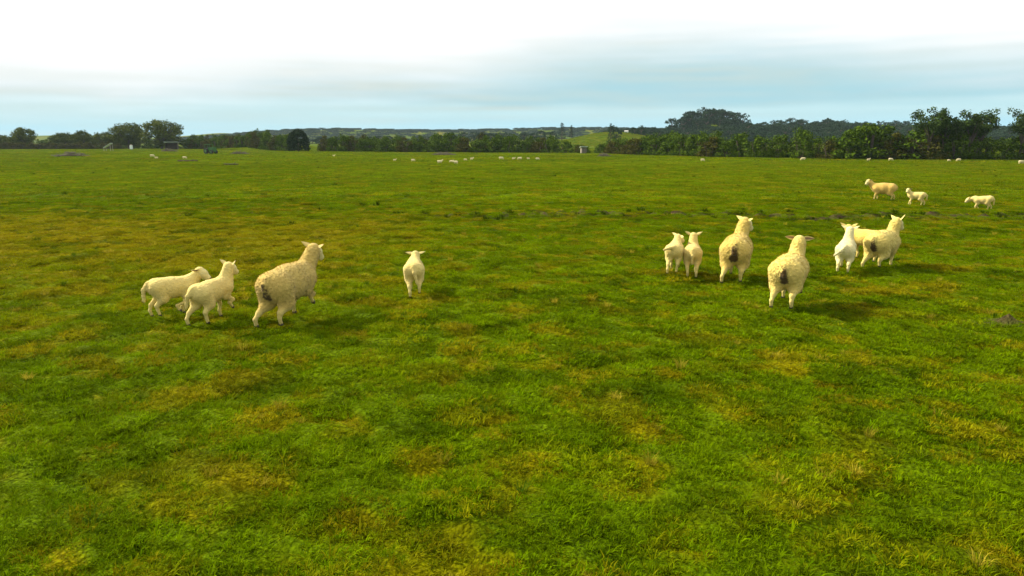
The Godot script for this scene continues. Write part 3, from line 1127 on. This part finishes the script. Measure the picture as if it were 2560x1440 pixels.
func build_flock() -> void:
	var wool := StandardMaterial3D.new()
	wool.vertex_color_use_as_albedo = true
	wool.roughness = 1.0
	wool.metallic_specular = 0.1
	wool.albedo_texture = grain_texture(31, 0.86, 1.0)
	wool.uv1_triplanar = true
	wool.uv1_scale = Vector3.ONE * 2.3
	wool.heightmap_enabled = true
	wool.heightmap_texture = grain_texture(32, 0.0, 1.0)
	wool.heightmap_scale = 1.0
	wool.rim_enabled = true
	wool.rim = 0.3
	var horn := plain(Color(0.045, 0.036, 0.028), 0.7)
	var eye_m := plain(Color(0.012, 0.009, 0.007), 0.25)
	var hoof_e := hoof_mesh(0.045, horn)
	var hoof_l := hoof_mesh(0.032, horn)
	var Z := Vector3.ZERO
	var dock := [Vector3(0, 0.60, 0.44), Vector3(0, 0.55, 0.50), Vector3(0, 0.48, 0.51)]
	var flock := [
		# ---- left group
		{"name": "lamb", "label": "pale lamb running side on at the rear of the left group, tail hanging", "at": [-4.39, -8.62], "turn": 56.0, "scale": 1.0, "lamb": true, "seed": 1.0,
			"poll": Vector3(0.015, 0.535, -0.33), "face": Vector3(0.45, -0.35, -0.8), "ears": [Vector3(0.8, -0.2, 0.6), Vector3(0.8, -0.2, 0.6)],
			"foot": [Vector3(0, 0, 0.09), Vector3(0, 0.05, 0.15), Vector3(0, 0, 0.05), Vector3(0, 0.02, -0.03)], "dirt_shade": 0.5,
			"tail": [Vector3(0, 0.44, 0.29), Vector3(0, 0.36, 0.345), Vector3(0.0, 0.22, 0.35)]},
		{"name": "lamb", "label": "white lamb trotting away between the side on lamb and the large woolly ewe", "at": [-3.74, -8.28], "turn": 22.0, "scale": 1.02, "lamb": true, "seed": 2.0, "tilt": 0.015,
			"poll": Vector3(0.02, 0.615, -0.28), "face": Vector3(0.05, -0.3, -0.9), "ears": [Vector3(1, 0.45, 0.2), Vector3(0.9, 0.5, 0.2)],
			"foot": [Vector3(0, 0, 0.03), Vector3(0, 0.10, -0.05), Vector3(-0.02, 0, 0.10), Vector3(0, 0, -0.06)], "dirt_shade": 0.35,
			"tail": [Vector3(0, 0.44, 0.28), Vector3(-0.03, 0.36, 0.34), Vector3(-0.07, 0.22, 0.34)]},
		{"name": "ewe", "label": "large woolly ewe running away with head turned right, ahead of two lambs", "at": [-2.80, -8.32], "turn": 16.0, "scale": 0.94, "seed": 3.0, "dirt_shade": 0.9, "tilt": 0.02,
			"poll": Vector3(0.05, 0.845, -0.580), "face": Vector3(0.15, -0.42, -0.88), "ears": [Vector3(1, 0.25, 0.35), Vector3(0.9, 0.15, 0.2)], "tone": Color(0.62, 0.46, 0.13),
			"foot": [Vector3(0, 0, 0.06), Vector3(0.02, 0.13, -0.06), Vector3(-0.03, 0, 0.16), Vector3(0, 0, 0.0)], "tail": dock},
		{"name": "lamb", "label": "lone lamb seen from behind with long tail hanging and ears level", "at": [-1.46, -9.98], "turn": -7.0, "scale": 1.0, "lamb": true, "seed": 4.0,
			"poll": Vector3(0.02, 0.52, -0.33), "face": Vector3(0.05, -0.5, -0.85), "ears": [Vector3(1, 0.0, 0.1), Vector3(1, 0.1, 0.1)], "dirt_shade": 0.5,
			"foot": [Vector3(0, 0, 0.02), Vector3(0.01, 0.0, 0.10), Vector3(0, 0, 0.08), Vector3(0.01, 0.05, 0.03)],
			"tail": [Vector3(0, 0.45, 0.28), Vector3(0.01, 0.36, 0.33), Vector3(0.045, 0.21, 0.335)]},
		# ---- right group
		{"name": "lamb", "label": "lamb with tail swung out sideways, flank to flank with its twin", "at": [2.73, -11.28], "turn": 18.0, "scale": 0.97, "lamb": true, "seed": 5.0,
			"poll": Vector3(0.02, 0.54, -0.31), "face": Vector3(0.6, -0.2, -0.7), "ears": [Vector3(1, 0.35, 0.1), Vector3(1, -0.15, 0.1)], "dirt_shade": 0.7,
			"foot": [Vector3(0, 0, 0.04), Vector3(0, 0.02, -0.06), Vector3(-0.02, 0, 0.08), Vector3(0, 0.01, -0.03)],
			"tail": [Vector3(0, 0.45, 0.28), Vector3(-0.07, 0.44, 0.34), Vector3(-0.15, 0.41, 0.35)]},
		{"name": "lamb", "label": "lamb with pricked ears running close beside the twin with swung tail", "at": [3.03, -11.28], "turn": 15.0, "scale": 1.02, "lamb": true, "seed": 6.0,
			"poll": Vector3(0.0, 0.595, -0.29), "face": Vector3(-0.05, -0.25, -0.95), "ears": [Vector3(1, 0.4, 0.1), Vector3(1, 0.4, 0.1)], "dirt_shade": 0.35, "tone": Color(0.72, 0.56, 0.19),
			"foot": [Vector3(-0.01, 0.06, -0.02), Vector3(0, 0, 0.05), Vector3(0, 0, 0.03), Vector3(0.01, 0, 0.06)],
			"tail": [Vector3(0, 0.44, 0.28), Vector3(0.0, 0.35, 0.325), Vector3(0.0, 0.23, 0.32)]},
		{"name": "ewe", "label": "ewe with long dark dung mark and painted shade under its tail and head raised, next to the twin lambs", "at": [3.66, -10.95], "turn": 23.0, "scale": 0.98, "seed": 7.0, "dirt_shade": 1.2, "tilt": 0.01,
			"poll": Vector3(0.05, 0.875, -0.550), "face": Vector3(0.6, -0.35, -0.7), "ears": [Vector3(1, 0.25, 0.1), Vector3(0.9, 0.1, 0.2)],
			"foot": [Vector3(0, 0, -0.02), Vector3(0.01, 0.06, 0.05), Vector3(-0.05, 0.0, 0.16), Vector3(0, 0, -0.04)], "tail": dock},
		{"name": "ewe", "label": "clean cream ewe looking straight ahead, nearest of the flock to the foreground grass", "at": [3.78, -9.10], "turn": 31.0, "scale": 0.92, "seed": 8.0, "dirt_shade": 1.1, "tone": Color(0.80, 0.63, 0.18),
			"poll": Vector3(0.02, 0.855, -0.540), "face": Vector3(-0.12, -0.3, -0.9), "ears": [Vector3(1, 0.05, 0.05), Vector3(1, 0.0, 0.05)], "ear_fwd": false,
			"foot": [Vector3(0, 0, 0.04), Vector3(0.03, 0.10, -0.02), Vector3(-0.03, 0, 0.10), Vector3(0.01, 0, 0.03)], "tail": dock},
		{"name": "lamb", "label": "bright white lamb with tail stuck out, in front of the yellowish sheep", "at": [5.82, -11.72], "turn": 30.0, "scale": 1.04, "lamb": true, "seed": 9.0, "tone": Color(0.85, 0.76, 0.39), "tilt": 0.02,
			"poll": Vector3(0.01, 0.645, -0.29), "face": Vector3(0.1, -0.3, -0.9), "ears": [Vector3(1, 0.3, 0.1), Vector3(1, 0.4, 0.1)], "dirt_shade": 0.5,
			"foot": [Vector3(0, 0.03, 0.03), Vector3(0, 0, -0.04), Vector3(-0.02, 0, 0.06), Vector3(0.01, 0, 0.03)],
			"tail": [Vector3(0, 0.43, 0.28), Vector3(-0.06, 0.36, 0.34), Vector3(-0.14, 0.29, 0.36)]},
		{"name": "lamb", "label": "yellowish young sheep side on, half hidden by the bright lamb and a ewe", "at": [6.84, -13.12], "turn": -32.0, "scale": 1.16, "lamb": true, "seed": 10.0, "tone": Color(0.79, 0.58, 0.14),
			"poll": Vector3(0.03, 0.49, -0.31), "face": Vector3(0.8, -0.3, -0.5), "ears": [Vector3(1, 0.5, 0.1), Vector3(1, 0.5, 0.1)], "dirt_shade": 0.0,
			"foot": [Vector3(0, 0, -0.02), Vector3(0, 0.0, 0.06), Vector3(0, 0, 0.02), Vector3(0, 0, -0.05)],
			"tail": [Vector3(0, 0.44, 0.28), Vector3(0, 0.36, 0.33), Vector3(0.0, 0.25, 0.33)]},
		{"name": "ewe", "label": "round woolly ewe with head turned right, last of the right group beside the yellowish sheep", "at": [6.66, -12.12], "turn": 47.0, "scale": 0.91, "seed": 11.0, "dirt_shade": 1.0, "tone": Color(0.77, 0.63, 0.18),
			"poll": Vector3(0.04, 0.865, -0.520), "face": Vector3(0.45, -0.45, -0.75), "ears": [Vector3(1, 0.45, 0.1), Vector3(0.7, 0.8, 0.1)],
			"foot": [Vector3(0, 0, 0.06), Vector3(0.0, 0.0, 0.02), Vector3(-0.05, 0, 0.10), Vector3(-0.01, 0.06, -0.02)], "tail": dock},
		# ---- the three further off
		{"name": "ewe", "label": "ewe standing side on with head turned back to look, beside a small lamb", "at": [14.10, -26.0], "turn": -60.0, "scale": 0.86, "seed": 12.0, "dirt_shade": 0.6, "tone": Color(0.71, 0.50, 0.13),
			"poll": Vector3(-0.03, 0.79, -0.62), "face": Vector3(-0.55, -0.45, -0.6), "ears": [Vector3(1, 0.1, 0.2), Vector3(1, 0.1, 0.2)],
			"foot": [Vector3(0, 0, -0.03), Vector3(0, 0.0, 0.08), Vector3(0, 0, -0.05), Vector3(0, 0, 0.05)], "tail": dock},
		{"name": "lamb", "label": "small lamb standing next to the side on ewe, looking back", "at": [14.42, -24.4], "turn": -54.0, "scale": 0.93, "lamb": true, "seed": 13.0,
			"poll": Vector3(-0.04, 0.575, -0.29), "face": Vector3(-0.9, -0.3, -0.2), "ears": [Vector3(1, 0.1, 0.1), Vector3(1, 0.1, 0.1)], "dirt_shade": 0.3,
			"foot": [Vector3(0, 0, 0.02), Vector3(0, 0, -0.05), Vector3(0, 0, -0.04), Vector3(0, 0, 0.05)],
			"tail": [Vector3(0, 0.45, 0.28), Vector3(0, 0.38, 0.345), Vector3(0.0, 0.22, 0.36)]},
		{"name": "lamb", "label": "lamb walking with lowered head, apart from the side on ewe", "at": [15.98, -23.2], "turn": -56.0, "scale": 0.96, "lamb": true, "seed": 14.0,
			"poll": Vector3(-0.02, 0.38, -0.41), "face": Vector3(-0.1, -0.55, -0.8), "ears": [Vector3(0.8, 0.0, 0.6), Vector3(0.8, 0.0, 0.6)], "dirt_shade": 0.2, "tilt": -0.02,
			"foot": [Vector3(0, 0, -0.02), Vector3(0, 0, 0.07), Vector3(0, 0, -0.07), Vector3(0, 0, 0.04)],
			"tail": [Vector3(0, 0.46, 0.28), Vector3(0, 0.38, 0.33), Vector3(0.0, 0.21, 0.33)]}]
	for P in flock:
		var got := sheep_body(P)
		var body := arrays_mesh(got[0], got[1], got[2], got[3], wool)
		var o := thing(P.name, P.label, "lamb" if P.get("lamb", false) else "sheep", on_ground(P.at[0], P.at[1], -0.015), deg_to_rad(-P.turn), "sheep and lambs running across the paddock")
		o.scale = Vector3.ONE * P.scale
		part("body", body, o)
		var hm := hoof_l if P.get("lamb", false) else hoof_e
		for h in got[4]:
			var hh := part("hoof", hm, o)
			var f: Vector3 = h[0]
			hh.position = Vector3(f.x, f.y - (0.022 if P.get("lamb", false) else 0.03), f.z - 0.006)
			if f.y > 0.05:
				hh.rotation.x = -0.7
		var ball := SphereMesh.new()
		ball.radius = 0.0125 * got[6]
		ball.height = 0.025 * got[6]
		ball.radial_segments = 10
		ball.rings = 5
		ball.material = eye_m
		for e in got[5]:
			part("eye", ball, o).position = e
	# ---- far sheep, a few pixels each: one body mesh standing, one with head down, one lying
	var far_meshes := []
	for P in [
		{"lamb": false, "poll": Vector3(0.0, 0.84, -0.6), "face": Vector3(0.1, -0.4, -0.9), "foot": [Z, Z, Z, Z], "tail": dock, "tone": Color(0.83, 0.75, 0.44)},
		{"lamb": false, "poll": Vector3(0.0, 0.2, -0.66), "face": Vector3(0.0, -0.8, -0.5), "foot": [Z, Z, Z, Z], "tail": dock, "tone": Color(0.83, 0.75, 0.44)}]:
		var got := sheep_body(P)
		far_meshes.append(arrays_mesh(got[0], got[1], got[2], got[3], wool))
	var spots := [
		[-14.2, -83.7, 0, 80], [-11.5, -80.3, 1, 70], [-7.6, -72.7, 0, 85], [-6.6, -75.6, 1, -80], [-5.7, -70.1, 0, -70], [-5.8, -85.6, 1, 80], [-5.1, -87.5, 0, 60],
		[-1.4, -87.5, 1, 90], [0.2, -89.6, 0, 85], [1.0, -87.0, 1, -80], [2.1, -90.0, 1, 75], [3.2, -87.5, 1, 95], [-50.0, -96.2, 1, 80], [-46.0, -89.6, 1, -85], [-42.4, -89.6, 1, 90],
		[-27.5, -106.9, 0, 80], [22.1, -80.3, 1, 80], [36.2, -86.0, 1, -85], [42.6, -82.7, 0, 80], [45.4, -83.0, 1, 95], [50.7, -80.3, 1, 80], [53.1, -82.2, 1, -80], [51.6, -70.1, 1, 85]]
	var i := 0
	for s in spots:
		var lab := "far ewe grazing as a pale speck before the middle scrub belt"
		if s[0] < -20.0:
			lab = "far ewe grazing as a pale speck on the paddock near the brush heap"
		elif s[0] > 20.0:
			lab = "far ewe grazing as a pale speck at the foot of the tall trees"
		if s[2] == 0:
			lab = lab.replace("grazing", "standing head up")
		var o := thing("grazing_sheep", lab, "sheep", on_ground(s[0], s[1]), deg_to_rad(-s[3]), lab)
		o.scale = Vector3.ONE * (0.34 + 0.16 * ((i * 7) % 5) / 4.0)
		part("body", far_meshes[s[2]], o)
		i += 1


# ---------------------------------------------------------------- things about the farm
func slab(size: Vector3, m: Material) -> BoxMesh:
	var b := BoxMesh.new()
	b.size = size
	b.material = m
	return b


func set_part(o: Node, called: String, me: Mesh, at: Vector3, rot := Vector3.ZERO) -> MeshInstance3D:
	var p := part(called, me, o)
	p.position = at
	p.rotation_degrees = rot
	return p


func shed(called: String, label: String, at: Vector3, turn: float, w: float, d: float, h: float, wall_m: Material, roof_m: Material) -> Node3D:
	var o := thing(called, label, "shed", at, turn)
	set_part(o, "wall", slab(Vector3(w, h, 0.08), wall_m), Vector3(0, h / 2, -d / 2))
	for s in [-1.0, 1.0]:
		set_part(o, "wall", slab(Vector3(0.08, h, d - 0.1), wall_m), Vector3(s * (w / 2 - 0.04), h / 2, 0.045))
		set_part(o, "post", slab(Vector3(0.12, h * 0.92, 0.12), wall_m), Vector3(s * w * 0.2, h * 0.46, d / 2 - 0.1))
	set_part(o, "roof", slab(Vector3(w + 0.4, 0.07, d + 0.5), roof_m), Vector3(0, h + 0.14, 0.05), Vector3(-7, 0, 0))
	return o


func build_farm() -> void:
	var r := RandomNumberGenerator.new()
	r.seed = 9
	var pale := plain(Color(0.62, 0.72, 0.66), 0.5)
	var timber := plain(Color(0.30, 0.27, 0.21), 0.9)
	var grey := plain(Color(0.115, 0.10, 0.07), 0.95)
	var soil := plain(Color(0.06, 0.045, 0.028), 1.0)
	var green := plain(Color(0.03, 0.12, 0.02), 0.6)
	var black := plain(Color(0.015, 0.015, 0.015), 0.8)
	shed("open_shed", "long open shed with pale roof beside the large round tree", on_ground(-103.8, -212.0), 0.25, 3.4, 2.0, 2.0, soil, pale)
	shed("small_shed", "small pale roofed shed in the low gap of the scrub belt", on_ground(14.2, -138.0), 0.1, 1.0, 0.9, 1.05, timber, pale)
	# tilted shelter
	var lean := thing("lean_to", "tilted pale sheet shelter on posts before the far left trees", "shelter", on_ground(-101.4, -174.0), 0.2)
	set_part(lean, "roof", slab(Vector3(2.1, 0.06, 1.9), pale), Vector3(0.2, 1.42, 0), Vector3(0, 0, 33))
	for e in [[-0.55, 0.9, 0.8], [-0.55, 0.9, -0.8], [0.95, 1.85, 0.8], [0.95, 1.85, -0.8]]:
		set_part(lean, "post", slab(Vector3(0.1, e[1], 0.1), timber), Vector3(e[0], e[1] / 2, e[2]))
	# farmhouse on the hill
	var house := thing("farmhouse", "small white farmhouse on the bare grass hill", "house", on_ground(49.5, -302.0, 0.1), -0.3)
	house.scale = Vector3.ONE * 0.42
	set_part(house, "wall", slab(Vector3(3.6, 1.7, 2.6), pale), Vector3(0, 0.85, 0))
	var gable := PrismMesh.new()
	gable.size = Vector3(3.0, 0.95, 4.0)
	gable.material = plain(Color(0.45, 0.45, 0.45), 0.6)
	set_part(house, "roof", gable, Vector3(0, 2.17, 0), Vector3(0, 90, 0))
	for x in [-1.1, 0.9]:
		set_part(house, "window", slab(Vector3(0.6, 0.6, 0.05), black), Vector3(x, 1.0, 1.32))
	set_part(house, "door", slab(Vector3(0.55, 1.2, 0.05), grey), Vector3(0.0, 0.6, 1.32))
	# water tank
	var tank := thing("water_tank", "small pale water tank under the darker round tree", "tank", on_ground(-119.5, -218.0), 0.0)
	var drum := CylinderMesh.new()
	drum.top_radius = 0.42
	drum.bottom_radius = 0.45
	drum.height = 1.25
	drum.material = pale
	set_part(tank, "barrel", drum, Vector3(0, 0.62, 0))
	var lid := CylinderMesh.new()
	lid.top_radius = 0.1
	lid.bottom_radius = 0.47
	lid.height = 0.2
	lid.material = timber
	set_part(tank, "lid", lid, Vector3(0, 1.355, 0))
	# green machine
	var mach := thing("farm_machine", "small green farm machine with dark wheels on the left paddock", "machine", on_ground(-57.5, -132.4), -0.5)
	set_part(mach, "hood", slab(Vector3(1.25, 0.55, 0.8), green), Vector3(0.55, 0.95, 0))
	set_part(mach, "chassis", slab(Vector3(2.3, 0.25, 0.6), green), Vector3(0, 0.55, 0))
	set_part(mach, "canopy", slab(Vector3(1.05, 0.08, 1.2), green), Vector3(-0.5, 1.75, 0))
	set_part(mach, "seat", slab(Vector3(0.45, 0.4, 0.5), black), Vector3(-0.6, 0.9, 0))
	for e in [[-0.9, 0.5], [-0.9, -0.5], [-0.05, 0.5], [-0.05, -0.5]]:
		set_part(mach, "canopy_post", slab(Vector3(0.07, 1.1, 0.07), green), Vector3(e[0], 1.2, e[1]))
	for e in [[-0.65, 0.55, 0.52], [-0.65, 0.55, -0.52], [0.85, 0.36, 0.46], [0.85, 0.36, -0.46]]:
		var tyre := CylinderMesh.new()
		tyre.top_radius = e[1]
		tyre.bottom_radius = e[1]
		tyre.height = 0.3
		tyre.material = black
		var wheel := set_part(mach, "wheel", tyre, Vector3(e[0], e[1], e[2]), Vector3(90, 0, 0))
		var rim := CylinderMesh.new()
		rim.top_radius = e[1] * 0.5
		rim.bottom_radius = e[1] * 0.5
		rim.height = 0.33
		rim.material = green
		part("rim", rim, wheel)
	# heaps of cut brush and logs
	for e in [["brush_heap", "wide grey heap of cut brush on the left paddock", -64.4, -101.3, 4.4, 0.62], ["brush_heap", "dark low heap of brush before the middle scrub belt", -11.8, -120.1, 3.6, 0.42],
			["brush_heap", "small dark heap of brush before the gap in the scrub belt", 14.6, -109.9, 1.4, 0.42], ["brush_heap", "brown heap of brush behind the left paddock near the tilted shelter", -83.0, -168.0, 4.0, 0.7],
			["brush_heap", "grey heap of brush beside the green machine", -51.5, -131.0, 3.0, 0.4]]:
		var o := thing(e[0], e[1], "brush heap", on_ground(e[2], e[3]), 0.1)
		var st := SurfaceTool.new()
		st.begin(Mesh.PRIMITIVE_TRIANGLES)
		for k in 110:
			var t := r.randf_range(-1.0, 1.0)
			var top: float = e[5] * (1.0 - t * t) * r.randf()
			var p := Vector3(t * e[4] * 0.5, 0.03 + top, r.randfn() * 0.35)
			var d := Vector3(r.randfn(), r.randfn() * 0.25, r.randfn() * 0.6).normalized() * r.randf_range(0.2, 0.6)
			tube(st, p - d, p + d, 0.035, 0.015, 4)
		st.set_material(grey)
		var sticks := part("sticks", st.commit(), o)
		sticks.set_meta("kind", "stuff")
		var mound := SphereMesh.new()
		mound.radius = 0.5
		mound.height = 1.0
		mound.material = soil
		var mo := set_part(o, "soil", mound, Vector3(0, 0, 0))
		mo.scale = Vector3(e[4] * 0.9, e[5] * 1.0, 0.9)
	for e in [["long dark log lying on the left paddock", -36.1, -77.1, 2.2, 0.1], ["short dark log lying in the left paddock grass", -27.0, -66.5, 1.4, 0.08]]:
		var o := thing("fallen_log", e[0], "log", on_ground(e[1], e[2]), 0.1)
		var st := SurfaceTool.new()
		st.begin(Mesh.PRIMITIVE_TRIANGLES)
		tube(st, Vector3(-e[3] / 2, 0.07, 0), Vector3(e[3] / 2, 0.1, 0.2), e[4], e[4] * 0.6, 8)
		st.set_material(soil)
		part("stem", st.commit(), o)
		var st2 := SurfaceTool.new()
		st2.begin(Mesh.PRIMITIVE_TRIANGLES)
		tube(st2, Vector3(e[3] * 0.2, 0.1, 0.1), Vector3(e[3] * 0.35, 0.32, 0.3), e[4] * 0.4, e[4] * 0.15, 6)
		st2.set_material(soil)
		part("branch", st2.commit(), o)
	# rail gate at the right edge
	var gate := thing("rail_gate", "pale timber rail gate at the foot of the right scrub belt", "gate", on_ground(65.2, -86.0), 0.12)
	for k in 5:
		set_part(gate, "rail", slab(Vector3(3.0, 0.09, 0.04), pale), Vector3(0, 0.18 + k * 0.22, 0))
	for x in [-1.56, 1.56]:
		set_part(gate, "post", slab(Vector3(0.12, 1.3, 0.12), timber), Vector3(x, 0.62, 0))
